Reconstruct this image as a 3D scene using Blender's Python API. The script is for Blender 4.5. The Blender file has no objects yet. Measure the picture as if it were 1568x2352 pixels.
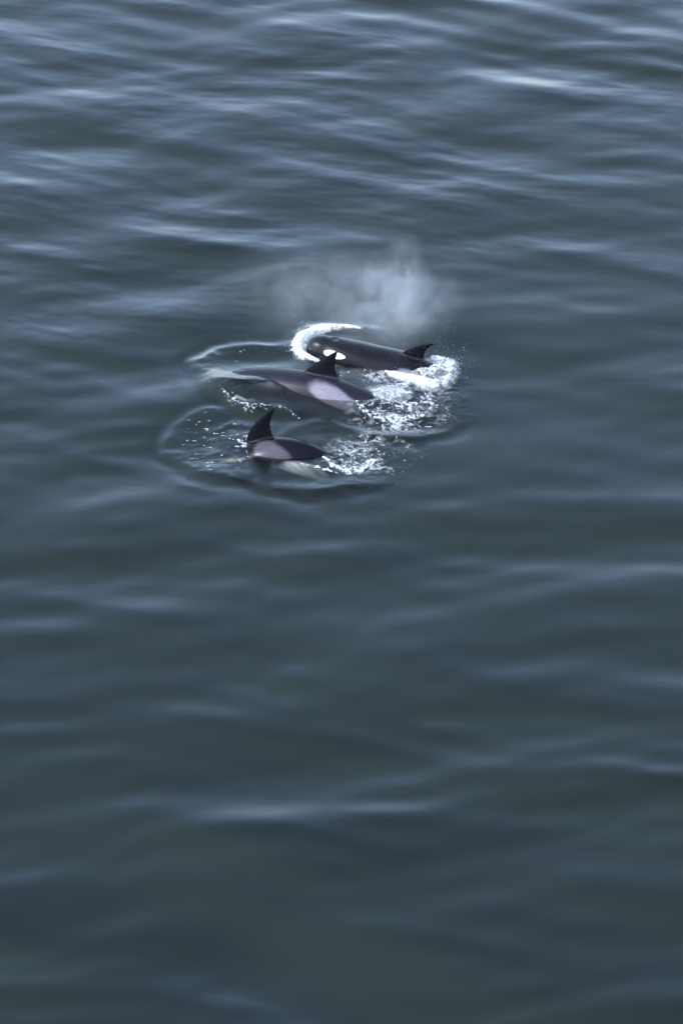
import bpy, bmesh, math, random
import numpy as np
from mathutils import Vector

R = math.radians
scene = bpy.context.scene
col = scene.collection

# ------------------------------------------------------------------ camera
CAM = np.array([0.64, -67.84, 42.39]); PITCH = 33.76; VFOV = 16.70
cd = bpy.data.cameras.new("camera"); cam = bpy.data.objects.new("camera", cd); col.objects.link(cam)
cam.location = CAM; cam.rotation_euler = (R(90 - PITCH), 0, 0)
cd.sensor_fit = 'VERTICAL'; cd.angle = R(VFOV); cd.clip_start = 1.0; cd.clip_end = 20000
scene.camera = cam

# ------------------------------------------------------------------ sky, sun, exposure
SUN_EL, SUN_AZ = 44.0, -113.0            # azimuth measured from +Y towards +X
w = bpy.data.worlds.new("World"); scene.world = w; w.use_nodes = True
nt = w.node_tree; bg = nt.nodes["Background"]
sky = nt.nodes.new("ShaderNodeTexSky"); sky.sky_type = 'NISHITA'; sky.sun_disc = False
sky.sun_elevation = R(SUN_EL); sky.sun_rotation = R(SUN_AZ)
sky.dust_density = .4; sky.air_density = 1.2; sky.ozone_density = 2.5
hs = nt.nodes.new('ShaderNodeHueSaturation'); hs.inputs['Saturation'].default_value = .90
nt.links.new(sky.outputs[0], hs.inputs['Color'])
# soft broken cloud added over the dome, for light patches reflected in the water
wtc = nt.nodes.new('ShaderNodeTexCoord'); wmp = nt.nodes.new('ShaderNodeMapping'); wmp.inputs['Scale'].default_value = (2.0, 2.0, 4.2)
wnz = nt.nodes.new('ShaderNodeTexNoise'); wnz.inputs['Scale'].default_value = 1.5; wnz.inputs['Detail'].default_value = 1.5; wnz.inputs['Roughness'].default_value = .5
nt.links.new(wtc.outputs['Generated'], wmp.inputs[0]); nt.links.new(wmp.outputs[0], wnz.inputs[0])
wmr = nt.nodes.new('ShaderNodeMapRange'); wmr.interpolation_type = 'SMOOTHSTEP'; wmr.inputs['From Min'].default_value = .05; wmr.inputs['From Max'].default_value = .85
# horizon brightened and zenith dimmed all round, shaped for contrast in the water's reflection
wsp = nt.nodes.new('ShaderNodeSeparateXYZ'); nt.links.new(wtc.outputs['Generated'], wsp.inputs[0])
wel = nt.nodes.new('ShaderNodeMath'); wel.operation = 'MULTIPLY_ADD'; wel.inputs[1].default_value = -1.25; wel.inputs[2].default_value = .77
wnm = nt.nodes.new('ShaderNodeMath'); wnm.operation = 'MULTIPLY_ADD'; wnm.inputs[1].default_value = .9
nt.links.new(wsp.outputs['Z'], wel.inputs[0]); nt.links.new(wnz.outputs[0], wnm.inputs[0]); nt.links.new(wel.outputs[0], wnm.inputs[2]); nt.links.new(wnm.outputs[0], wmr.inputs[0])
gain = nt.nodes.new('ShaderNodeMix'); gain.data_type = 'RGBA'; gain.inputs[6].default_value = (.43, .44, .47, 1); gain.inputs[7].default_value = (1.55, 1.51, 1.56, 1)
nt.links.new(wmr.outputs[0], gain.inputs[0])
mul = nt.nodes.new('ShaderNodeMix'); mul.data_type = 'RGBA'; mul.blend_type = 'MULTIPLY'; mul.inputs[0].default_value = 1.0
nt.links.new(hs.outputs[0], mul.inputs[6]); nt.links.new(gain.outputs[2], mul.inputs[7]); nt.links.new(mul.outputs[2], bg.inputs[0]); bg.inputs[1].default_value = 0.15
sd = bpy.data.lights.new("sun", 'SUN'); sun = bpy.data.objects.new("sun", sd); col.objects.link(sun)
sd.energy = 2.0; sd.angle = R(10); sd.color = (1.0, 0.985, 0.965)
sdir = Vector((math.sin(R(SUN_AZ)) * math.cos(R(SUN_EL)), math.cos(R(SUN_AZ)) * math.cos(R(SUN_EL)), math.sin(R(SUN_EL))))
sun.rotation_euler = sdir.to_track_quat('Z', 'Y').to_euler(); sun.location = (-30, 40, 60)
vs = scene.view_settings; vs.view_transform = 'Standard'; vs.look = 'None'; vs.exposure = 1.72; vs.gamma = 1.0
vs.use_curve_mapping = False
cy = scene.cycles
cy.max_bounces = 5; cy.glossy_bounces = 3; cy.diffuse_bounces = 2; cy.transparent_max_bounces = 10; cy.volume_bounces = 0
cy.volume_step_rate = 1.0; cy.volume_max_steps = 128
cy.use_denoising = True
cy.sample_clamp_indirect = 4.0

# ------------------------------------------------------------------ measured survey -> sea plane
TP = math.tan(R(VFOV / 2)); ASP = 1568 / 2352
FW = np.array([0, math.cos(R(PITCH)), -math.sin(R(PITCH))]); UPV = np.array([0, math.sin(R(PITCH)), math.cos(R(PITCH))])
def ground(u, v, z=0.0):
    u = np.asarray(u, float); v = np.asarray(v, float)
    a = (u - 784) / 784 * TP * ASP; b = -(v - 1176) / 1176 * TP
    dx = a; dy = FW[1] + b * UPV[1]; dz = FW[2] + b * UPV[2]
    t = (z - CAM[2]) / dz
    return CAM[0] + t * dx, CAM[1] + t * dy

# ------------------------------------------------------------------ numpy noise
def hash2(ix, iy, seed):
    h = (ix.astype(np.int64) * 374761393 + iy.astype(np.int64) * 668265263 + seed * 974634777) & 0x7fffffff
    h = ((h ^ (h >> 13)) * 1274126177) & 0x7fffffff
    return ((h ^ (h >> 16)) & 0xffff) / 65535.0
def perlin(x, y, seed=0):
    x = np.asarray(x, float); y = np.asarray(y, float)
    ix = np.floor(x); iy = np.floor(y); fx = x - ix; fy = y - iy
    def g(dx, dy):
        a = hash2(ix + dx, iy + dy, seed) * 2 * math.pi
        return np.cos(a) * (fx - dx) + np.sin(a) * (fy - dy)
    sx = fx * fx * fx * (fx * (fx * 6 - 15) + 10); sy = fy * fy * fy * (fy * (fy * 6 - 15) + 10)
    a = g(0, 0) + sx * (g(1, 0) - g(0, 0)); b = g(0, 1) + sx * (g(1, 1) - g(0, 1))
    return (a + sy * (b - a)) * 1.5
def fbm(x, y, seed=0, o=4, lac=2.1, gain=0.5):
    s = 0; a = 1; n = 0
    for i in range(o):
        s = s + a * perlin(x, y, seed + i * 17); n += a; a *= gain; x = x * lac; y = y * lac
    return s / n
def ss(a, b, x):
    t = np.clip((x - a) / (b - a), 0, 1); return t * t * (3 - 2 * t)

def dist_poly(x, y, pts, closed=False):
    """distance to a polyline, signed side and parameter along it"""
    P = np.array(pts, float)
    if closed: P = np.vstack([P, P[:1]])
    seg = np.linalg.norm(np.diff(P, axis=0), axis=1); cum = np.concatenate([[0], np.cumsum(seg)]); tot = cum[-1]
    best = np.full(np.shape(x), 1e9); side = np.zeros(np.shape(x)); tt = np.zeros(np.shape(x))
    for i in range(len(P) - 1):
        d = P[i + 1] - P[i]; L2 = (d ** 2).sum()
        t = np.clip(((x - P[i, 0]) * d[0] + (y - P[i, 1]) * d[1]) / L2, 0, 1)
        qx = x - P[i, 0] - t * d[0]; qy = y - P[i, 1] - t * d[1]
        r = np.hypot(qx, qy); m = r < best
        best = np.where(m, r, best); side = np.where(m, np.sign(d[0] * qy - d[1] * qx), side)
        tt = np.where(m, (cum[i] + t * seg[i]) / tot, tt)
    return best, side, tt
def smooth_curve(pts, n=6):
    P = np.array(pts, float); out = []
    for i in range(len(P) - 1):
        p0 = P[max(i - 1, 0)]; p1 = P[i]; p2 = P[i + 1]; p3 = P[min(i + 2, len(P) - 1)]
        for k in range(n):
            t = k / n
            out.append(0.5 * ((2 * p1) + (-p0 + p2) * t + (2 * p0 - 5 * p1 + 4 * p2 - p3) * t * t + (-p0 + 3 * p1 - 3 * p2 + p3) * t ** 3))
    out.append(P[-1]); return np.array(out)
def gcurve(pts, n=5):
    c = smooth_curve(pts, n); gx, gy = ground(c[:, 0], c[:, 1]); return np.stack([gx, gy], 1)

# ------------------------------------------------------------------ sea surface height
rng = np.random.default_rng(11)
WAVES = []; DRIFT = []; RIPPLE = []
for k in range(64):                                       # soft swell and low chop, crests lying across the view
    lam = math.exp(rng.uniform(math.log(0.75), math.log(8.0)))
    th = R(rng.normal(94, 21)); slope = 0.0102 * min(1, (lam / 2.4)) ** 0.5
    WAVES.append((lam, th, slope * lam / (2 * math.pi), rng.uniform(0, 2 * math.pi)))
for k in range(44):                                       # a second, slanting train that grows with distance
    lam = math.exp(rng.uniform(math.log(0.75), math.log(4.0)))
    th = R(rng.normal(66, 13)); slope = 0.0070
    DRIFT.append((lam, th, slope * lam / (2 * math.pi), rng.uniform(0, 2 * math.pi)))
for k in range(30):                                       # wind ripples in patches
    lam = math.exp(rng.uniform(math.log(0.25), math.log(0.7)))
    th = R(rng.normal(72, 24)); slope = 0.0055
    RIPPLE.append((lam, th, slope * lam / (2 * math.pi), rng.uniform(0, 2 * math.pi)))
# wake ridges: (curve, height, width outside, width inside)
RIDGE = [
    (gcurve([(690, 800), (640, 794), (570, 797), (505, 806), (468, 822), (460, 840), (470, 862), (500, 893), (530, 920), (570, 939), (625, 940), (665, 950), (700, 966)]), .068, .17, .42),
    (gcurve([(700, 966), (780, 985), (880, 1003), (970, 1003), (1030, 985), (1062, 962)]), .034, .16, .34),
    (gcurve([(620, 938), (540, 940), (470, 950), (420, 972), (393, 1005), (390, 1030), (410, 1058), (470, 1088), (560, 1106), (640, 1122), (720, 1132), (800, 1122), (860, 1112), (915, 1103)]), .048, .15, .38),
    (gcurve([(640, 1000), (690, 990), (760, 985), (850, 992), (940, 1005)]), .026, .16, .16),
    (gcurve([(625, 1012), (680, 980), (740, 972), (800, 985)]), .026, .14, .14),
    (gcurve([(668, 815), (672, 785), (700, 762), (760, 752), (830, 758), (900, 778)]), .05, .12, .22),
    (gcurve([(480, 1000), (500, 985), (540, 975), (580, 985)]), .02, .12, .12),
]
BUMPS = [  # (u, v, radius x, radius y, height)
    (570, 886, .80, .42, .14), (645, 897, .80, .36, .09),
    (560, 1010, .5, .45, .035), (530, 1030, .8, .7, .03),
    (800, 925, .9, .5, .03), (880, 905, .5, .35, .07), (990, 860, .5, .4, .10), (690, 1075, .9, .4, .03),
    (600, 825, .9, .4, -.06), (870, 985, 1.3, .4, -.05), (1000, 985, .7, .4, -.05), (640, 1100, .9, .35, -.02),
]
def sea(x, y, lod=0.0):
    x = np.asarray(x, float); y = np.asarray(y, float)
    amp = 0.98 + 0.40 * perlin(x * .07, y * .05, 5) - 0.006 * np.clip(y, -25, 30)
    wx = x + 0.9 * perlin(x * .16, y * .2, 41); wy = y + 0.6 * perlin(x * .13, y * .22, 42)
    near = np.exp(-((x - .3) / 4.2) ** 2 - ((y - .2) / 3.4) ** 2)
    z = 0
    for lam, th, a, ph in WAVES:
        k = 2 * math.pi / lam
        z = z + a * np.sin(k * (wx * math.cos(th) + wy * math.sin(th)) + ph)
    dr = 0
    for lam, th, a, ph in DRIFT:
        k = 2 * math.pi / lam
        dr = dr + a * np.sin(k * (wx * math.cos(th) + wy * math.sin(th)) + ph)
    z = (z * amp + dr * (.10 + .95 * ss(-2, 18, y + .5 * x * 0 + 5 * perlin(x * .1, y * .1, 91)))) * (1 - .5 * near)
    gate = ss(.0, .55, fbm(x * .11 + .02 * y, y * .07, 23, 3) * 1.3 + .030 * y - .02 * x - .06) * .85 + .15
    r = 0
    for lam, th, a, ph in RIPPLE:
        k = 2 * math.pi / lam
        r = r + a * np.sin(k * (wx * math.cos(th) + wy * math.sin(th)) + ph)
    z = z + r * gate * (1 - .8 * near)
    fade = np.exp(-(np.hypot(x, y) / 160.0) ** 2)
    z = z * fade
    loc = (np.abs(x) < 8) & (np.abs(y) < 8)
    if loc.any():
        X = x[loc]; Y = y[loc]; zz = np.zeros(X.shape)
        XW = X + .10 * perlin(X * 1.3, Y * 1.3, 71); YW = Y + .12 * perlin(X * 1.3, Y * 1.3, 72)
        for c, h, wo, wi in RIDGE:
            d, s, t = dist_poly(XW, YW, c)
            w_ = np.where(s < 0, wo, wi)          # outside lies to the right of the curve's run
            e = ss(0, .12, t) * ss(1, .85, t) * (.42 + .58 * ss(.18, .42, t))
            zz += h * e * np.exp(-(d / w_) ** 2) * (1 + .40 * perlin(X * 1.6, Y * 1.6, 77) + .2 * perlin(X * 4, Y * 4, 78))
            d2 = np.where(s < 0, d, 9)
            zz -= .35 * h * e * np.exp(-((d2 - 2.2 * wo) / (1.2 * wo)) ** 2)
        for u, v, rx, ry, h in BUMPS:
            bx, by = ground(u, v); zz += h * np.exp(-((X - bx) / rx) ** 2 - ((Y - by) / ry) ** 2)
        # churned water behind and around the animals
        ch = 0
        for u, v, rx, ry, a in ((930, 930, 1.2, 1.0, 1), (840, 1050, 1.1, .9, .8), (500, 1030, 1.0, 1.0, .55), (990, 860, .7, .6, 1), (850, 865, 1.2, .4, .6), (570, 905, .9, .6, .45), (650, 895, 1.4, .4, .5), (660, 1058, 1.0, .35, .5), (790, 850, 1.3, .3, .4)):
            bx, by = ground(u, v); ch = ch + a * np.exp(-((X - bx) / rx) ** 2 - ((Y - by) / ry) ** 2)
        zz += ch * (.020 * fbm(X * 2.2, Y * 2.6, 51, 4) + .010 * (1 - 2 * np.abs(perlin(X * 3.1, Y * 4.2, 61))))
        z[loc] = z[loc] + zz
    return z

# ------------------------------------------------------------------ material helpers
def newmat(name):
    m = bpy.data.materials.new(name); m.use_nodes = True; m.node_tree.nodes.clear(); return m, m.node_tree.nodes, m.node_tree.links

def mat_water():
    m, N, L = newmat("sea_water")
    out = N.new("ShaderNodeOutputMaterial")
    fr = N.new("ShaderNodeFresnel"); fr.inputs[0].default_value = 1.34
    gl = N.new("ShaderNodeBsdfGlossy"); gl.inputs["Roughness"].default_value = .25; gl.inputs["Color"].default_value = (1, 1, 1, 1)
    tr = N.new("ShaderNodeBsdfTransparent")
    mx = N.new("ShaderNodeMixShader")
    tc = N.new("ShaderNodeTexCoord")
    mp = N.new("ShaderNodeMapping"); mp.inputs["Scale"].default_value = (3.0, 5.0, 3.0)
    nz = N.new("ShaderNodeTexNoise"); nz.inputs["Scale"].default_value = 1.0; nz.inputs["Detail"].default_value = 3.0
    bp = N.new("ShaderNodeBump"); bp.inputs["Strength"].default_value = .12; bp.inputs["Distance"].default_value = .03
    L.new(tc.outputs["Object"], mp.inputs[0]); L.new(mp.outputs[0], nz.inputs[0]); L.new(nz.outputs[0], bp.inputs["Height"])
    L.new(bp.outputs[0], fr.inputs["Normal"]); L.new(bp.outputs[0], gl.inputs["Normal"])
    L.new(fr.outputs[0], mx.inputs[0]); L.new(tr.outputs[0], mx.inputs[1]); L.new(gl.outputs[0], mx.inputs[2])
    L.new(mx.outputs[0], out.inputs["Surface"])
    sc = N.new("ShaderNodeVolumeScatter"); sc.inputs["Color"].default_value = (.64, .80, .66, 1); sc.inputs["Density"].default_value = .125
    ab = N.new("ShaderNodeVolumeAbsorption"); ab.inputs["Color"].default_value = (.06, .24, .16, 1); ab.inputs["Density"].default_value = .78
    ad = N.new("ShaderNodeAddShader"); L.new(sc.outputs[0], ad.inputs[0]); L.new(ab.outputs[0], ad.inputs[1])
    L.new(ad.outputs[0], out.inputs["Volume"])
    return m

def mesh_obj(name, V, F, mat, parent=None, smooth=True):
    me = bpy.data.meshes.new(name); me.from_pydata(V if isinstance(V, list) else V.tolist(), [], F if isinstance(F, list) else F.tolist())
    if smooth: me.shade_smooth()
    me.materials.append(mat); o = bpy.data.objects.new(name, me); col.objects.link(o)
    if parent: o.parent = parent
    return o
def fast_mesh(name, V, Q):
    """quad mesh from arrays"""
    me = bpy.data.meshes.new(name); Q = np.asarray(Q, np.int32); V = np.asarray(V, np.float32)
    me.vertices.add(len(V)); me.vertices.foreach_set("co", V.ravel())
    k = Q.shape[1]
    me.loops.add(Q.size); me.loops.foreach_set("vertex_index", Q.ravel())
    me.polygons.add(len(Q)); me.polygons.foreach_set("loop_start", np.arange(0, Q.size, k, dtype=np.int32))
    me.update(calc_edges=True); me.validate(); me.shade_smooth(); return me
def tag(o, label, cat=None, group=None, kind=None):
    if label: o["label"] = label
    if cat: o["category"] = cat
    if group: o["group"] = group
    if kind: o["kind"] = kind
    return o

# ------------------------------------------------------------------ the sea: one sheet out to the horizon, with depth
def axis(lo, hi, flo, fhi, fine, mid):
    a = np.arange(flo, fhi, fine); l = np.arange(flo - mid, lo, -mid)[::-1]; r = np.arange(a[-1] + mid, hi, mid)
    a = np.concatenate([l, a, r]); ext = []; s = mid; p = a[-1]; q = a[0]; R_ = []; L_ = []
    while p < 6000: s *= 1.35; p += s; q -= s; R_.append(p); L_.append(q)
    return np.concatenate([np.array(L_[::-1]), a, np.array(R_)])
XS = axis(-11.0, 11.5, -4.2, 4.4, .035, .075); YS = axis(-24.0, 25.0, -3.6, 4.2, .04, .085)
GX, GY = np.meshgrid(XS, YS); nx, ny = len(XS), len(YS)
GZ = sea(GX.ravel(), GY.ravel()).reshape(GX.shape)
GZ[0, :] = GZ[-1, :] = 0; GZ[:, 0] = GZ[:, -1] = 0
V = np.stack([GX.ravel(), GY.ravel(), GZ.ravel()], 1)
idx = np.arange(nx * ny).reshape(ny, nx)
Q = np.stack([idx[:-1, :-1], idx[:-1, 1:], idx[1:, 1:], idx[1:, :-1]], -1).reshape(-1, 4)
b0 = len(V); DEPTH = -25.0
cor = [idx[0, 0], idx[0, -1], idx[-1, -1], idx[-1, 0]]
# skirt: drop the border ring to the sea bed
ring = np.concatenate([idx[0, :], idx[1:, -1], idx[-1, ::-1][1:], idx[::-1, 0][1:-1]])
VB = V[ring].copy(); VB[:, 2] = DEPTH; V = np.vstack([V, VB, [[0, 0, DEPTH]]])
nr = len(ring); rb = b0 + np.arange(nr); rn = np.roll(rb, -1); rt = ring; rtn = np.roll(ring, -1)
SK = np.stack([rtn, rt, rb, rn], 1)
me = bpy.data.meshes.new("water"); Vn = V.astype(np.float32)
tri = np.stack([rn, rb, np.full(nr, len(V) - 1)], 1)
allq = np.vstack([Q, SK]); me.vertices.add(len(Vn)); me.vertices.foreach_set("co", Vn.ravel())
loops = np.concatenate([allq.ravel(), tri.ravel()]).astype(np.int32); me.loops.add(len(loops)); me.loops.foreach_set("vertex_index", loops)
starts = np.concatenate([np.arange(len(allq)) * 4, len(allq) * 4 + np.arange(len(tri)) * 3]).astype(np.int32)
me.polygons.add(len(starts)); me.polygons.foreach_set("loop_start", starts)
me.update(calc_edges=True); me.shade_smooth()
water = bpy.data.objects.new("water", me); col.objects.link(water); me.materials.append(mat_water())
tag(water, "dark grey green sea with soft swell, reflecting a blue grey sky", kind="structure")

# ------------------------------------------------------------------ orcas
ST = np.array([  # s, top, bottom, half width   (fractions of the length)
    (0.000, .002, -.020, .004), (0.006, .020, -.036, .025), (0.018, .034, -.048, .039), (0.04, .048, -.059, .051), (0.08, .059, -.073, .062),
    (0.12, .071, -.084, .073), (0.20, .085, -.098, .087), (0.30, .094, -.106, .096), (0.40, .096, -.106, .096),
    (0.50, .090, -.098, .088), (0.60, .078, -.081, .071), (0.70, .062, -.062, .051), (0.80, .045, -.043, .031),
    (0.88, .031, -.029, .020), (0.94, .020, -.018, .013), (0.985, .010, -.009, .008), (1.0, .002, -.002, .003)])
def sect(s): return [np.interp(s, ST[:, 0], ST[:, k]) for k in (1, 2, 3)]
def cr(s, k):
    # smooth interpolation of the stations
    x = ST[:, 0]; y = ST[:, k]; m = np.gradient(y, x); i = np.clip(np.searchsorted(x, s) - 1, 0, len(x) - 2)
    h = x[i + 1] - x[i]; t = (s - x[i]) / h
    return (2 * t ** 3 - 3 * t ** 2 + 1) * y[i] + (t ** 3 - 2 * t ** 2 + t) * h * m[i] + (-2 * t ** 3 + 3 * t ** 2) * y[i + 1] + (t ** 3 - t ** 2) * h * m[i + 1]

def loft(rings):
    V = []; F = []; n = len(rings[0])
    for r in rings: V.extend(r)
    for i in range(len(rings) - 1):
        for j in range(n):
            a = i * n + j; b = i * n + (j + 1) % n; F.append((a, b, b + n, a + n))
    F.append(tuple(range(n))[::-1]); F.append(tuple((len(rings) - 1) * n + j for j in range(n)))
    return V, F
def lens(p_lead, p_trail, half, nrm, n=14):
    """aerofoil section between two points"""
    out = []; a = np.array(p_lead); b = np.array(p_trail); nn = np.array(nrm)
    for sgn in (1, -1):
        for k in range(n):
            t = k / n if sgn > 0 else 1 - k / n
            th = half * (1.48 * math.sqrt(max(t, 0)) * (1 - t) + .10 * (1 - abs(2 * t - 1)))
            out.append(tuple(a + (b - a) * t + sgn * nn * th))
    return out

def orca_mesh(Ln, fin):
    V = []; F = []
    def addm(v, f):
        o = len(V); V.extend(v); F.extend([tuple(i + o for i in q) for q in f])
    s_ = np.concatenate([np.linspace(0.0004, .03, 14), np.linspace(.035, 1.0, 110)])
    rings = []
    for s in s_:
        s = min(max(s, .0004), .9999)
        t, b, hw = float(cr(s, 1)), float(cr(s, 2)), float(cr(s, 3)); rr = []
        for k in range(48):
            a = 2 * math.pi * k / 48; ca, sa = math.cos(a), math.sin(a)
            ex = .95
            yy = hw * math.copysign(abs(ca) ** ex, ca); c = (t + b) / 2 - .1 * (t - b) / 2
            zz = (c + (t - c) * abs(sa) ** ex) if sa >= 0 else (c - (c - b) * abs(sa) ** ex)
            rr.append((s * Ln, yy * Ln, zz * Ln))
        rings.append(rr)
    addm(*loft(rings))
    # dorsal fin
    x0, x1, h, tipx, curve, tcv = fin
    rings = []
    for t in np.concatenate([np.linspace(-.5, .9, 24), np.linspace(.92, 1, 8)]):
        tt = max(t, 0)
        base = float(cr((x0 + x1) / 2, 1)) - .006
        lead = x0 + (tipx - x0) * (tt ** curve) + min(t, 0) * .02
        trail = x1 + (tipx + .006 - x1) * tt + tcv * math.sin(math.pi * min(tt, 1) ** .8) * -1
        rd = math.sqrt(max(1 - ((tt - .86) / .14) ** 2, 0)) if tt > .86 else 1
        mid = lead * .35 + trail * .65
        lead = mid + (lead - mid) * max(rd, .04); trail = mid + (trail - mid) * max(rd, .04)
        half = .0135 * (1 - .62 * tt) * (.35 + .65 * rd) + .0022
        z = base + t * h
        rings.append(lens((lead * Ln, 0, z * Ln), (trail * Ln, 0, z * Ln), half * Ln, (0, 1, 0)))
    addm(*loft(rings))
    # flippers
    for sg in (1, -1):
        rings = []
        for t in np.linspace(-.25, 1, 18):
            tt = max(t, 0); ch = .062 * (1 + .25 * math.sin(math.pi * tt)) * math.sqrt(max(1 - tt ** 4, .004))
            cx = .235 + .05 * tt; cy_ = sg * (.065 + .105 * t); cz = -.055 - .05 * t
            rings.append(lens(((cx - ch / 2) * Ln, cy_ * Ln, cz * Ln), ((cx + ch / 2) * Ln, cy_ * Ln, (cz - .006) * Ln), .010 * Ln * (1 - .5 * tt), (0, 0, 1)))
        addm(*loft(rings))
    # flukes
    for sg in (1, -1):
        rings = []
        for t in np.linspace(-.06, 1, 20):
            tt = max(t, 0); ld = .935 + .095 * tt ** 1.25; tr = 1.0 + .035 * tt - .016 * math.sin(math.pi * tt)
            rings.append(lens((ld * Ln, sg * .145 * t * Ln, 0), (max(tr, ld + .004) * Ln, sg * .145 * t * Ln, 0), (.0095 * (1 - .75 * tt) + .0018) * Ln, (0, 0, 1)))
        addm(*loft(rings))
    me = bpy.data.meshes.new("orca_shell"); me.from_pydata(V, [], F)
    bm = bmesh.new(); bm.from_mesh(me); bmesh.ops.recalc_face_normals(bm, faces=bm.faces); bm.to_mesh(me); bm.free()
    o = bpy.data.objects.new("orca_shell", me); col.objects.link(o)
    rm = o.modifiers.new("skin", 'REMESH'); rm.mode = 'VOXEL'; rm.voxel_size = .0145; rm.adaptivity = 0
    sm = o.modifiers.new("smooth", 'SMOOTH'); sm.factor = .5; sm.iterations = 6
    dg = bpy.context.evaluated_depsgraph_get(); ev = o.evaluated_get(dg); m2 = ev.to_mesh()
    n = len(m2.vertices); co = np.empty(n * 3, np.float32); m2.vertices.foreach_get("co", co); co = co.reshape(-1, 3).astype(float)
    Fq = [tuple(p.vertices) for p in m2.polygons]; ev.to_mesh_clear()
    bpy.data.objects.remove(o); bpy.data.meshes.remove(me)
    return co, Fq

def orca_colour(co, Ln, opts, seed):
    s = co[:, 0] / Ln; y = co[:, 1] / Ln; z = co[:, 2] / Ln; ay = np.abs(y)
    n1 = perlin(s * 60 + seed, z * 60 + y * 20, seed); n2 = fbm(s * 14, z * 14 + y * 9, seed + 3, 3)
    C = np.zeros((len(co), 4)); C[:, 3] = 1
    black = np.array(opts.get('black', (.006, .006, .009))); white = np.array([.82, .80, .77]); grey = np.array(opts.get("saddle", (.34, .30, .38)))
    C[:, :3] = black * (1 + .35 * n2[:, None])
    fm = ss(.099, .106, z)[:, None]; C[:, :3] = C[:, :3] * (1 - fm) + np.array([.004, .004, .006]) * fm; C[:, 3] = 1 - .75 * fm[:, 0]
    # eye patch
    es, ez, ea, eb, et = opts.get("eye", (.112, .016, .043, .0145, .17))
    dx = s - es; dz = (z - ez) + et * dx
    e = (dx / ea) ** 2 + (dz / (eb * (1 - .25 * dx / ea))) ** 2
    me_ = ss(1.06, .94, e + .03 * n1) * ss(.015, .03, ay)
    # chin, breast and belly
    lim = np.interp(s, [0, .03, .10, .17, .24, .32, .42, .52, .58, .66, .74, .80, .9], [-.026, -.036, -.050, -.055, -.074, -.094, -.098, -.080, -.050, -.028, -.034, -.046, -.1])
    mb = ss(.004, -.004, z - lim + .002 * n1 + opts.get('belly', 0)) * ss(.9, .86, s)
    # flank blaze
    fs, fzc, fa, fb = opts.get('flank', (.635, -.030, .085, .024))
    fx = (s - fs) / fa; fz = (z - fzc + .12 * (s - fs)) / fb
    mf = ss(1.35, .45, fx ** 2 + fz ** 2 + .06 * n1) * ss(.01, .03, ay)
    mw = np.maximum(np.maximum(me_, mb), mf)[:, None]
    # saddle behind the fin
    sx, sz, sa, sb = opts.get("sad", (.50, .050, .085, .030))
    gx = (s - sx) / sa; gx = np.where(gx > 0, gx / 1.5, gx); gz = (z - sz + .25 * (s - sx)) / sb
    q = gx ** 2 + gz ** 2
    mg = ss(1.20, .55, q + .30 * n2 + .25 * np.maximum(gx, 0)) * ss(.010, .022, ay + .004 * n1)
    scr = .75 + .25 * ss(.02, .10, np.abs(perlin(s * 40 + z * 60, z * 15 - s * 22, seed + 9)))
    mg = (mg * ss(.101, .095, z))[:, None]
    C[:, :3] = C[:, :3] * (1 - mg) + grey * (scr * (1 + .2 * n2))[:, None] * mg
    C[:, :3] = C[:, :3] * (1 - mw) + white * (1 + .05 * n2[:, None]) * mw
    return np.clip(C, 0, 1)

def mat_orca(rmin, rmax, spec):
    m, N, L = newmat("orca_skin"); out = N.new("ShaderNodeOutputMaterial"); p = N.new("ShaderNodeBsdfPrincipled")
    at = N.new("ShaderNodeAttribute"); at.attribute_name = "pattern"; L.new(at.outputs["Color"], p.inputs["Base Color"])
    tc = N.new("ShaderNodeTexCoord"); nz = N.new("ShaderNodeTexNoise"); nz.inputs["Scale"].default_value = 9; nz.inputs["Detail"].default_value = 6
    rp = N.new("ShaderNodeMapRange"); rp.inputs["To Min"].default_value = rmin; rp.inputs["To Max"].default_value = rmax
    L.new(tc.outputs["Object"], nz.inputs[0]); L.new(nz.outputs[0], rp.inputs[0]); L.new(rp.outputs[0], p.inputs["Roughness"])
    n2 = N.new("ShaderNodeTexNoise"); n2.inputs["Scale"].default_value = 30; n2.inputs["Detail"].default_value = 6
    bp = N.new("ShaderNodeBump"); bp.inputs["Strength"].default_value = .10; bp.inputs["Distance"].default_value = .02
    L.new(tc.outputs["Object"], n2.inputs[0]); L.new(n2.outputs[0], bp.inputs["Height"]); L.new(bp.outputs[0], p.inputs["Normal"])
    sm_ = N.new('ShaderNodeMath'); sm_.operation = 'MULTIPLY'; sm_.inputs[1].default_value = spec; L.new(at.outputs['Alpha'], sm_.inputs[0]); L.new(sm_.outputs[0], p.inputs['Specular IOR Level']); p.inputs["IOR"].default_value = 1.40; p.inputs["Coat Weight"].default_value = .0; p.inputs["Coat Roughness"].default_value = .22
    L.new(p.outputs[0], out.inputs["Surface"]); return m
def plain(name, c, rough=.3):
    m, N, L = newmat(name); out = N.new("ShaderNodeOutputMaterial"); p = N.new("ShaderNodeBsdfPrincipled")
    p.inputs["Base Color"].default_value = (*c, 1); p.inputs["Roughness"].default_value = rough
    nz = N.new("ShaderNodeTexNoise"); nz.inputs["Scale"].default_value = 40
    rp = N.new("ShaderNodeMapRange"); rp.inputs["To Min"].default_value = rough * .8; rp.inputs["To Max"].default_value = rough * 1.3
    L.new(nz.outputs[0], rp.inputs[0]); L.new(rp.outputs[0], p.inputs["Roughness"])
    L.new(p.outputs[0], out.inputs["Surface"]); return m
EYE = plain("eye_wet_black", (.01, .008, .007), .08); HOLE = plain("blowhole_black", (.004, .004, .005), .3)

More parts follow.
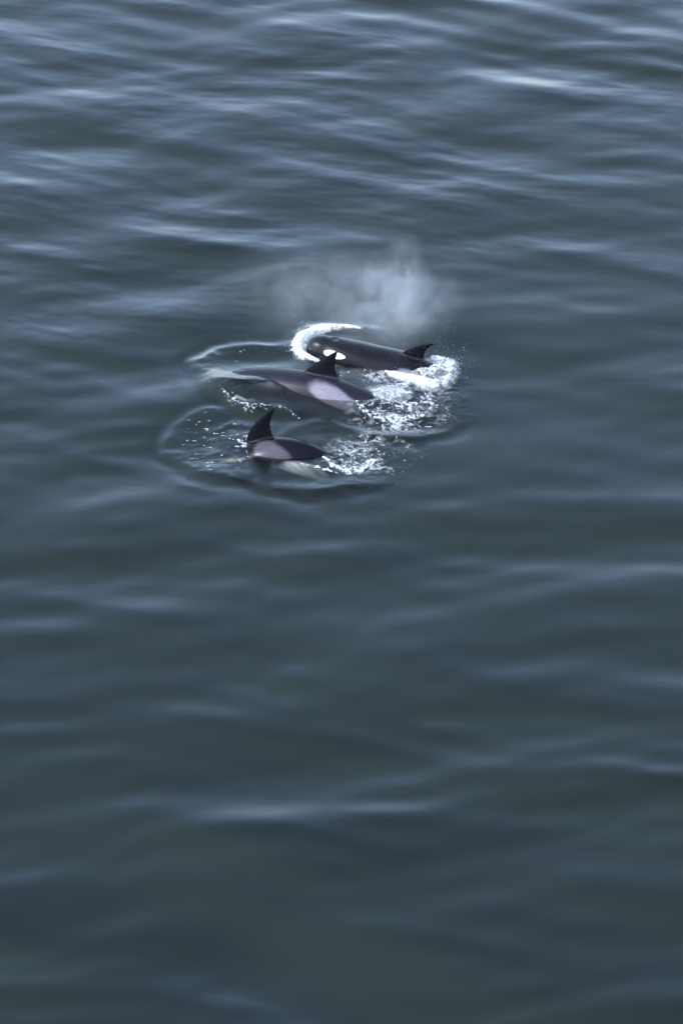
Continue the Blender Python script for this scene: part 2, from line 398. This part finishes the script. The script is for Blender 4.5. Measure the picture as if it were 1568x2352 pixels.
def build_orca(Ln, fin, ref, s_ref, heading, depth, roll, opts, seed, label):
    """ref: sea-plane point under the spine at s_ref; heading: degrees away from -X; depth: [(s, z of spine)]"""
    co, F = orca_mesh(Ln, fin)
    C = orca_colour(co, Ln, opts, seed)
    # blowhole dent
    bh = opts.get("bh", .105); r2 = ((co[:, 0] / Ln - bh) / .010) ** 2 + (co[:, 1] / Ln / .012) ** 2
    top = co[:, 2] > 0
    co[:, 2] -= np.where(top, .020 * np.exp(-r2), 0)
    rimr = np.sqrt(((co[:, 0] / Ln - bh + .004) / .017) ** 2 + (co[:, 1] / Ln / .02) ** 2)
    co[:, 2] += np.where(top, .012 * np.exp(-((rimr - 1) / .45) ** 2), 0)
    # mouth line crease
    sM = co[:, 0] / Ln; zM = co[:, 2] / Ln; ml = np.interp(sM, [0, .03, .07, .095], [-.010, -.020, -.030, -.026])
    cre = np.exp(-((zM - ml) / .0022) ** 2) * ss(.10, .085, sM) * (np.abs(co[:, 1]) > .02)
    co[:, 1] -= np.sign(co[:, 1]) * .012 * cre
    hd = R(heading); d = np.array([math.cos(hd), -math.sin(hd), 0.])        # from snout to tail
    D = np.array(depth); ds = np.linspace(-.05, 1.1, 300)
    zc = np.zeros(300)
    P = smooth_curve(D, 12); zc = np.interp(ds, P[:, 0], P[:, 1])
    zc = np.convolve(np.pad(zc, 6, mode='edge'), np.ones(13) / 13, 'valid')
    dz = np.gradient(zc, ds * Ln); run = 1 / np.sqrt(1 + dz ** 2)
    hx = np.concatenate([[0], np.cumsum((run[1:] + run[:-1]) / 2 * np.diff(ds) * Ln)]); hx -= np.interp(s_ref, ds, hx)
    lat = opts.get("bend", 0.0)
    def place(p):
        s = p[:, 0] / Ln; h = np.interp(s, ds, hx); zz = np.interp(s, ds, zc); g = np.interp(s, ds, dz)
        run_ = 1 / np.sqrt(1 + g ** 2)
        T = np.stack([d[0] * run_, d[1] * run_, g * run_], 1)
        S = np.tile(np.array([[-d[1], d[0], 0]]), (len(s), 1))               # points away from the viewer side
        U = np.cross(T, S); U *= np.sign(U[:, 2:3])
        ra = R(roll); c, sn = math.cos(ra), math.sin(ra)
        S2 = S * c + U * sn; U2 = U * c - S * sn
        B = np.stack([ref[0] + d[0] * h, ref[1] + d[1] * h, zz], 1) + S * (lat * (s - .45) ** 2 * Ln)[:, None]
        return B + S2 * p[:, 1:2] + U2 * p[:, 2:3]
    W = place(co)
    me = bpy.data.meshes.new("orca"); base = W.mean(0) * 0 + np.array([ref[0], ref[1], 0])
    me.from_pydata((W - base).tolist(), [], F); me.shade_smooth()
    at = me.attributes.new("pattern", 'FLOAT_COLOR', 'POINT'); at.data.foreach_set("color", C.astype(np.float32).ravel())
    me.materials.append(mat_orca(*opts.get('skin', (.24, .40, .23)))); o = bpy.data.objects.new("orca", me); col.objects.link(o); o.location = base
    tag(o, label, "orca", "orcas swimming in a pod")
    # eyes and blowhole
    for sg in (1, -1):
        s0, z0 = .078, -.004; hw = float(cr(s0, 3)); c0 = place(np.array([[s0 * Ln, sg * hw * .965 * Ln, z0 * Ln]]))[0] - base
        bm = bmesh.new(); bmesh.ops.create_uvsphere(bm, u_segments=10, v_segments=6, radius=.026)
        m2 = bpy.data.meshes.new("eye"); bm.to_mesh(m2); bm.free(); m2.shade_smooth(); m2.materials.append(EYE)
        e = bpy.data.objects.new("eye", m2); col.objects.link(e); e.parent = o; e.location = c0
    c0 = place(np.array([[bh * Ln, 0, (float(cr(bh, 1))) * Ln - .030]]))[0] - base
    bm = bmesh.new(); bmesh.ops.create_uvsphere(bm, u_segments=12, v_segments=8, radius=1)
    for v in bm.verts: v.co = Vector((v.co.x * .035, v.co.y * .06, v.co.z * .018))
    m2 = bpy.data.meshes.new("blowhole"); bm.to_mesh(m2); bm.free(); m2.shade_smooth(); m2.materials.append(HOLE)
    e = bpy.data.objects.new("blowhole", m2); col.objects.link(e); e.parent = o; e.location = c0
    return o, place

gA = ground(606, 1027); gB = ground(731, 894); gC = ground(934, 834)
# fin: base lead, base trail, height, tip x, lead curve, trailing concavity
build_orca(5.7, (.374, .482, .132, .490, 1.25, .014), gA, .42, 10, [(-.05, -1.75), (.1, -1.35), (.25, -.72), (.36, -.53), (.45, -.33), (.54, -.26), (.63, -.34), (.72, -.58), (.85, -1.05), (1.1, -1.9)], -9,
           dict(sad=(.470, .062, .055, .030), skin=(.16, .30, .12), saddle=(.058, .052, .064), flank=(.61, -.004, .10, .030), eye=(.1, -.2, .01, .01, 0), belly=.06), 3, "orca diving nearest, head under water, tall slim dark dorsal fin upright")
build_orca(5.6, (.355, .520, .130, .494, 1.05, .018), gB, .43, 20, [(-.05, -.34), (.05, -.27), (.15, -.23), (.3, -.20), (.43, -.18), (.55, -.20), (.65, -.28), (.78, -.50), (1.1, -1.8)], -8,
           dict(sad=(.502, .046, .095, .036), skin=(.34, .48, .20), saddle=(.145, .136, .165), black=(.012, .012, .018), belly=.03, flank=(.635, -.06, .02, .01), eye=(.112, -.035, .030, .009, .1)), 5, "orca in the middle, broad triangular dorsal fin and large pale lavender saddle patch")
build_orca(5.75, (.392, .494, .102, .492, 1.4, .018), gC, .43, 16, [(-.05, .24), (.05, .09), (.15, -.08), (.3, -.26), (.43, -.34), (.55, -.54), (.7, -1.2), (1.1, -3.0)], 0,
           dict(sad=(.45, .040, .055, .030), eye=(.128, .035, .047, .0125, -.22), saddle=(.15, .135, .17), belly=-.003), 7, "farthest orca, head raised in white bow splash, showing white eye patch")
#MORE
# ------------------------------------------------------------------ foam, splash and spray
def mat_foam():
    m, N, L = newmat("sea_foam"); out = N.new("ShaderNodeOutputMaterial")
    p = N.new("ShaderNodeBsdfPrincipled"); p.inputs["Base Color"].default_value = (.86, .88, .90, 1); p.inputs["Roughness"].default_value = .55
    tl = N.new("ShaderNodeBsdfTranslucent"); tl.inputs["Color"].default_value = (.85, .88, .90, 1)
    m1 = N.new("ShaderNodeMixShader"); m1.inputs[0].default_value = .35; L.new(p.outputs[0], m1.inputs[1]); L.new(tl.outputs[0], m1.inputs[2])
    tr = N.new("ShaderNodeBsdfTransparent"); mx = N.new("ShaderNodeMixShader")
    at = N.new("ShaderNodeAttribute"); at.attribute_name = "cover"
    L.new(at.outputs["Fac"], mx.inputs[0]); L.new(tr.outputs[0], mx.inputs[1]); L.new(m1.outputs[0], mx.inputs[2])
    tc = N.new("ShaderNodeTexCoord"); nz = N.new("ShaderNodeTexNoise"); nz.inputs["Scale"].default_value = 45; nz.inputs["Detail"].default_value = 3
    bp = N.new("ShaderNodeBump"); bp.inputs["Strength"].default_value = .5; bp.inputs["Distance"].default_value = .02
    L.new(tc.outputs["Object"], nz.inputs[0]); L.new(nz.outputs[0], bp.inputs["Height"]); L.new(bp.outputs[0], p.inputs["Normal"])
    L.new(mx.outputs[0], out.inputs["Surface"]); return m
FOAM = mat_foam()
def foam(name, box, func, label, step=.8, lift=.006):
    """func(u, v, x, y) -> cover 0..1, height in metres above the sea"""
    u = np.arange(box[0], box[2], step); v = np.arange(box[1], box[3], step); U, Vv = np.meshgrid(u, v)
    X, Y = ground(U, Vv); c, h = func(U, Vv, X, Y)
    c = np.clip(c, 0, 1); Z = sea(X.ravel(), Y.ravel()).reshape(X.shape) + lift + h
    ny_, nx_ = U.shape; id_ = np.arange(U.size).reshape(U.shape)
    q = np.stack([id_[:-1, :-1], id_[1:, :-1], id_[1:, 1:], id_[:-1, 1:]], -1).reshape(-1, 4)
    keep = c.ravel()[q].max(1) > .03; q = q[keep][:, ::-1]
    used, inv = np.unique(q, return_inverse=True); q = inv.reshape(q.shape)
    W = np.stack([X.ravel(), Y.ravel(), Z.ravel()], 1)[used]
    me = fast_mesh(name, W, q); a = me.attributes.new("cover", 'FLOAT', 'POINT'); a.data.foreach_set("value", c.ravel()[used].astype(np.float32))
    me.materials.append(FOAM); o = bpy.data.objects.new(name, me); col.objects.link(o)
    return tag(o, label, "foam", kind="stuff")
def lace(x, y, seed, f=1.0, cover=.12, soft=.10):
    """stringy foam: thin connected ridges of warped noise, torn into shreds; cover = share of the area that is white"""
    wx = x + .22 * fbm(x * 1.7 * f, y * 1.7 * f, seed, 3); wy = y + .28 * fbm(x * 1.7 * f + 9, y * 1.7 * f, seed + 1, 3)
    r = 1 - np.abs(fbm(wx * 1.7 * f, wy * 2.2 * f, seed + 2, 3)) * 2.2
    r2 = .93 - np.abs(fbm(wx * 3.9 * f, wy * 4.6 * f, seed + 5, 2)) * 1.8
    br = fbm(x * 4.2 * f, y * 4.6 * f, seed + 8, 4); pt = perlin(x * 1.3, y * 1.3, seed + 11)
    d = np.maximum(r, r2) + .36 * br + .25 * pt
    t = np.quantile(d, 1 - cover); return ss(t - soft, t + soft, d)
def flecks(x, y, seed, f=6.0, thr=.42):
    n = fbm(x * f * .8 + .6 * perlin(x * 5, y * 5, seed), y * f * 1.3, seed, 4); return ss(thr - .08, thr + .08, n)
def ell(U, V, u0, v0, a, b, soft=.4):
    return ss(1 + soft, 1 - soft, np.hypot((U - u0) / a, (V - v0) / b))
def stroke(U, V, pts, wd, taper=True, wobble=0, seed=0):
    c = smooth_curve(pts, 5); d, s, t = dist_poly(U, V * 1.0, c)
    w_ = wd * (np.sin(np.pi * np.clip(t, .02, .98)) ** .5 if taper else 1)
    return d / np.maximum(w_, .1), s, t

def f_bow(U, V, x, y):          # breaking bow wave at the far orca's head
    pts = [(738, 834), (716, 822), (695, 813), (682, 800), (688, 783), (703, 768), (726, 758), (760, 752), (800, 752), (828, 758)]
    c = smooth_curve(pts, 5); d, s, t = dist_poly(U, V, c)
    wd = np.interp(t, [0, .12, .25, .4, .5, .6, .75, .9, 1], [1.5, 5, 12, 12, 6.5, 4.2, 3, 2, .8])
    n = fbm(x * 3, y * 2.4, 101, 3); n2 = fbm(x * 13, y * 10, 102, 4, 2.1, .7); q = d / wd + .55 * n + .7 * n2
    fray = np.where(s > 0, 1.0, 1.6)
    hole = ss(.05, .40, fbm(x * 7, y * 6, 104, 4, 2.1, .6)) * ss(.15, .9, d / wd)
    cov = (ss(1.15, .45, q) + .5 * ss(2.8, .9, d / wd * fray + .8 * n + 1.4 * n2)) * (1 - .8 * hole); body = ss(1.5, .0, d / wd + .4 * n)
    h = body * np.interp(t, [0, .2, .4, .6, 1], [.02, .10, .13, .09, .03]) * (1 + .5 * n2)
    return cov, np.maximum(h, 0)
foam("bow_splash", (640, 735, 850, 850), f_bow, "bright white breaking splash wrapped around the farthest orca's head", .7)

def f_tail_far(U, V, x, y):
    pts = [(886, 853), (905, 860), (935, 868), (965, 878), (1000, 884), (1028, 872), (1040, 850), (1036, 833), (1012, 824), (990, 822)]
    c = smooth_curve(pts, 5); d, s, t = dist_poly(U, V, c)
    wd = np.interp(t, [0, .08, .3, .5, .7, .85, 1], [2, 7, 7, 8, 7, 5, 2])
    n = fbm(x * 3, y * 2.4, 111, 3); n2 = fbm(x * 12, y * 9, 112, 4, 2.1, .7); q = d / wd + .9 * n + .8 * n2
    rim = np.clip(ss(1.1, .4, q) + .5 * ss(2.6, .8, d / wd + 1.0 * n + 1.3 * n2), 0, 1) * np.interp(t, [0, .35, .6, 1], [1, 1, .85, .75]) * (1 - ss(.3, .6, t) * .75 * ss(.15, -.25, fbm(x * 6, y * 5, 119, 4)))
    inner = ell(U, V, 1000, 856, 46, 30) * (.10 + .9 * lace(x, y, 113, 1.5, .30, .16))
    mid = ell(U, V, 850, 862, 90, 16) * (.05 + .5 * lace(x, y, 117, 1.6, .16, .14))
    cov = np.maximum(np.maximum(rim, inner), mid)
    h = ss(1.6, 0, d / wd + .5 * n) * (.03 + .05 * ss(.2, .6, t)) * (1 + .6 * n2) + inner * .02
    return cov, np.maximum(h, 0)
foam("tail_wash", (780, 810, 1060, 905), f_tail_far, "thick ring of white wash churning at the farthest orca's tail", .7)

def f_wake_mid(U, V, x, y):
    big = ell(U, V, 915, 935, 110, 52, .45)
    l1 = lace(x, y, 121, 1.05, .11, .13)
    l2 = lace(x, y, 131, 1.9, .07, .12)
    c1 = stroke(U, V, [(800, 908), (815, 915), (828, 935), (850, 955), (900, 962), (950, 958), (985, 945), (990, 925), (975, 905)], 7)[0]
    fine = ss(-.25, .3, fbm(x * 13, y * 11, 135, 3)); ring = ss(1.3, .3, c1 + 1.8 * fbm(x * 6, y * 5, 133, 4)) * fine
    c2 = stroke(U, V, [(848, 912), (870, 918), (905, 926), (945, 930), (980, 926)], 4)[0]
    c3 = stroke(U, V, [(845, 908), (880, 896), (920, 884), (950, 874), (985, 878)], 5)[0]
    vein = fine * np.maximum(ss(1.3, .3, c2 + 1.8 * fbm(x * 6, y * 5, 137, 4)), ss(1.3, .3, c3 + 1.8 * fbm(x * 6, y * 5, 138, 4)))
    milk = ell(U, V, 893, 905, 42, 17, .5) * (.42 + .45 * fbm(x * 5, y * 5, 139, 4)) + 0
    fl = flecks(x, y, 141, 6.5, .46) * ell(U, V, 930, 955, 115, 42, .4)
    edge = ss(1.2, .5, stroke(U, V, [(785, 916), (810, 912), (835, 908)], 4)[0] + .8 * fbm(x * 7, y * 6, 142, 3))
    cov = np.maximum.reduce([big * l1 * .72, big * l2 * .6, ring * .8, vein * .85, big * .22 * ss(.0, .5, fbm(x * 3, y * 3.4, 147, 5)), milk, fl * .5, edge * fine * .7])
    h = np.maximum(ring, vein) * .014 + big * l1 * .008
    return cov, h
foam("wake_foam", (770, 862, 1060, 1000), f_wake_mid, "lacy white foam trailing behind the middle orca's tail", .75)

def f_wake_near(U, V, x, y):
    big = ell(U, V, 850, 1042, 88, 38, .45)
    l1 = lace(x, y, 151, 1.2, .09, .13); l2 = lace(x, y, 161, 1.9, .06, .12)
    c1 = stroke(U, V, [(742, 1050), (752, 1055), (768, 1070), (795, 1080), (825, 1078), (850, 1068), (862, 1058)], 8)[0]
    ring = ss(1.2, .3, c1 + 1.5 * fbm(x * 6, y * 5, 153, 5, 2.2, .6)) * ss(-.4, .2, fbm(x * 13, y * 11, 155, 3))
    c2 = stroke(U, V, [(690, 1066), (720, 1073), (750, 1080), (785, 1090)], 3)[0]
    ln = ss(1.1, .3, c2 + 2.4 * fbm(x * 7, y * 6, 154, 3) + .2)
    fl = flecks(x, y, 157, 7, .47) * ell(U, V, 850, 1060, 105, 55, .4)
    cov = np.maximum.reduce([big * l1 * .70, big * l2 * .55, ring * .9, ln * .8, fl * .5, big * .20 * ss(.0, .5, fbm(x * 3, y * 3.4, 158, 5))])
    return cov, ring * .02 + big * l1 * .008
foam("wake_foam", (680, 990, 970, 1125), f_wake_near, "broken white foam shreds behind the nearest diving orca", .75)

def f_head_near(U, V, x, y):
    e = ell(U, V, 500, 1020, 75, 62, .45); fl = flecks(x * .8, y, 171, 8, .43)
    sp = stroke(U, V, [(545, 1012), (556, 1018), (568, 1028), (580, 1032)], 6)[0]
    sp2 = stroke(U, V, [(560, 1004), (570, 1008), (576, 1015)], 5)[0]
    s_ = np.maximum(ss(1.3, .4, sp + 1.1 * fbm(x * 7, y * 6, 173, 3)), .8 * ss(1.3, .4, sp2 + 1.1 * fbm(x * 8, y * 7, 174, 3)))
    wisp = .10 * e * ss(.0, .5, fbm(x * 2.0, y * 5, 176, 3))
    return np.maximum.reduce([e * fl * .85, s_ * .8 * ss(-.3, .25, fbm(x * 14, y * 12, 178, 2)), wisp * .6]), s_ * .015
foam("foam_flecks", (400, 945, 600, 1100), f_head_near, "scattered white flecks on the water ahead of the nearest orca's fin", .75)

def f_chin(U, V, x, y):
    c = smooth_curve([(505, 900), (525, 917), (545, 930), (570, 939), (600, 936), (630, 938), (660, 944), (690, 962)], 5); d, s, t = dist_poly(U, V, c)
    wd = np.interp(t, [0, .2, .35, .5, .6, .8, 1], [2, 3.5, 5, 3, 2.5, 3.5, 1.5]); n = fbm(x * 7, y * 6, 181, 3)
    a = ss(1.1, .2, d / wd + 2.2 * n + .25) * ss(-.10, .25, fbm(x * 15, y * 13, 186, 3)) * np.interp(t, [0, .2, .38, .5, .7, 1], [.3, .7, 1, .45, .6, .2])
    u2 = ss(3.2, .6, d / wd + 2.0 * fbm(x * 5, y * 9, 182, 3)) * (s > 0) * .6 * ss(.12, .4, fbm(x * 14, y * 13, 187, 3))
    fl = flecks(x, y, 183, 9, .52) * np.maximum(ell(U, V, 515, 880, 40, 40), ell(U, V, 545, 815, 75, 16)) * .6
    nose = .0 * ss(1.2, .5, stroke(U, V, [(512, 857), (524, 856), (532, 859)], 3)[0] + .8 * fbm(x * 8, y * 8, 184, 2))
    return np.maximum.reduce([a * .8, u2, fl, nose]), a * .008
foam("bow_ripple_foam", (460, 795, 710, 975), f_chin, "thin ragged white foam line curling in front of the middle orca", .75)

# droplets thrown up by the animals
DROP = plain("spray_water", (.88, .90, .93), .25)
def spray(name, clouds, label, seed):
    r = np.random.default_rng(seed); bm = bmesh.new(); bmesh.ops.create_icosphere(bm, subdivisions=1, radius=1)
    bv = np.array([v.co[:] for v in bm.verts]); bf = np.array([[v.index for v in f.verts] for f in bm.faces]); bm.free()
    Vs = []; Fs = []; k = 0
    for (u, v, su, sv, z0, z1, n, r0, r1) in clouds:
        x, y = ground(r.normal(u, su, n), r.normal(v, sv, n)); z = z0 + (z1 - z0) * r.random(n) ** 2.2
        rad = r0 + (r1 - r0) * r.random(n) ** 3; sc = rad[:, None] * r.uniform((.7, .7, .8), (1.2, 1.2, 1.6), (n, 3))
        ctr = np.stack([x, y, np.maximum(sea(x, y), 0) + z + rad], 1)
        Vs.append((bv[None] * sc[:, None] + ctr[:, None]).reshape(-1, 3)); Fs.append((bf[None] + (k + np.arange(n))[:, None, None] * len(bv)).reshape(-1, 3)); k += n
    me = fast_mesh(name, np.vstack(Vs), np.vstack(Fs)); me.materials.append(DROP); o = bpy.data.objects.new(name, me); col.objects.link(o)
    return tag(o, label, "spray", kind="stuff")
spray("spray_droplets", [(686, 802, 9, 9, .0, .25, 260, .002, .010), (725, 760, 28, 4, .02, .22, 200, .002, .008), (668, 800, 9, 9, .0, .2, 60, .002, .006),
                         (830, 812, 80, 14, .3, .8, 200, .0015, .004)], "white spray droplets bursting off the farthest orca's head", 1)
spray("spray_droplets", [(1022, 850, 20, 18, .0, .3, 260, .002, .009), (970, 850, 50, 40, .1, 1.0, 240, .0015, .005), (1010, 830, 50, 55, .2, 1.6, 260, .0015, .005)],
      "fine spray droplets flying above the wash at the farthest orca's tail", 2)

# ------------------------------------------------------------------ the blow: breath mist drifting over the far orca
def at_y(u, v, y):
    a = (u - 784) / 784 * TP * ASP; b = -(v - 1176) / 1176 * TP
    dy = FW[1] + b * UPV[1]; dz = FW[2] + b * UPV[2]; t = (y - CAM[1]) / dy
    return np.array([CAM[0] + t * a, y, CAM[2] + t * dz])
def mist():
    yb = ground(850, 830)[1] + .35
    blobs = [(920, 720, 1.35, .80, 1.15, .80), (905, 655, 1.25, .75, 1.10, .80), (928, 592, .65, .55, .85, .55), (835, 645, 1.45, .80, 1.15, .48), (860, 735, 1.55, .8, .85, .45),
             (745, 690, 2.0, 1.0, 1.6, .24), (670, 655, 2.1, 1.0, 1.8, .14), (985, 690, 1.15, .65, 1.2, .35), (890, 775, 1.1, .5, .55, .40)]
    ctr = at_y(830, 690, yb)
    bm = bmesh.new(); bmesh.ops.create_icosphere(bm, subdivisions=4, radius=1)
    pts = [(at_y(b[0], b[1], yb) - ctr, np.array([b[2], b[3], b[4]])) for b in blobs]
    for v in bm.verts:                                     # closed hull round the blobs
        d = np.array(v.co[:]); best = 0
        for c, r in pts:
            for q in (c + d * r * 1.05,): best = max(best, float(q @ d))
        v.co = Vector(d * max(best, .8) * 1.4)
    me = bpy.data.meshes.new("blow_mist"); bm.to_mesh(me); bm.free()
    m, N, L = newmat("breath_mist"); out = N.new("ShaderNodeOutputMaterial")
    tc = N.new("ShaderNodeTexCoord")
    nz = N.new("ShaderNodeTexNoise"); nz.inputs["Scale"].default_value = 1.5; nz.inputs["Detail"].default_value = 6; nz.inputs["Roughness"].default_value = .66; nz.inputs["Distortion"].default_value = .5
    L.new(tc.outputs["Object"], nz.inputs[0])
    nr_ = N.new("ShaderNodeMapRange"); nr_.interpolation_type = 'SMOOTHSTEP'; nr_.inputs["From Min"].default_value = .34; nr_.inputs["From Max"].default_value = .70; nr_.inputs["To Min"].default_value = .14
    L.new(nz.outputs[0], nr_.inputs[0]); acc = None
    for (c, r), b in zip(pts, blobs):
        mp = N.new("ShaderNodeMapping"); mp.vector_type = 'TEXTURE'; mp.inputs["Location"].default_value = c; mp.inputs["Scale"].default_value = r * 1.0
        L.new(tc.outputs["Object"], mp.inputs[0]); ln = N.new("ShaderNodeVectorMath"); ln.operation = 'LENGTH'; L.new(mp.outputs[0], ln.inputs[0])
        mr = N.new("ShaderNodeMapRange"); mr.interpolation_type = 'SMOOTHERSTEP'; mr.inputs["From Min"].default_value = 1.0; mr.inputs["From Max"].default_value = .0
        mr.inputs["To Min"].default_value = 0; mr.inputs["To Max"].default_value = b[5]; L.new(ln.outputs["Value"], mr.inputs[0])
        if acc is None: acc = mr.outputs[0]
        else:
            ad = N.new("ShaderNodeMath"); ad.operation = 'ADD'; L.new(acc, ad.inputs[0]); L.new(mr.outputs[0], ad.inputs[1]); acc = ad.outputs[0]
    mu = N.new("ShaderNodeMath"); mu.operation = 'MULTIPLY'; L.new(acc, mu.inputs[0]); L.new(nr_.outputs[0], mu.inputs[1])
    dn = N.new("ShaderNodeMath"); dn.operation = 'MULTIPLY'; dn.inputs[1].default_value = .82; L.new(mu.outputs[0], dn.inputs[0])
    pv = N.new("ShaderNodeVolumePrincipled"); pv.inputs["Color"].default_value = (.90, .95, 1.0, 1); pv.inputs["Anisotropy"].default_value = .2
    L.new(dn.outputs[0], pv.inputs["Density"]); L.new(pv.outputs[0], out.inputs["Volume"])
    me.materials.append(m); o = bpy.data.objects.new("blow_mist", me); col.objects.link(o); o.location = ctr
    tag(o, "pale drifting cloud of breath mist blown above the farthest orca", "mist", kind="stuff")
mist()
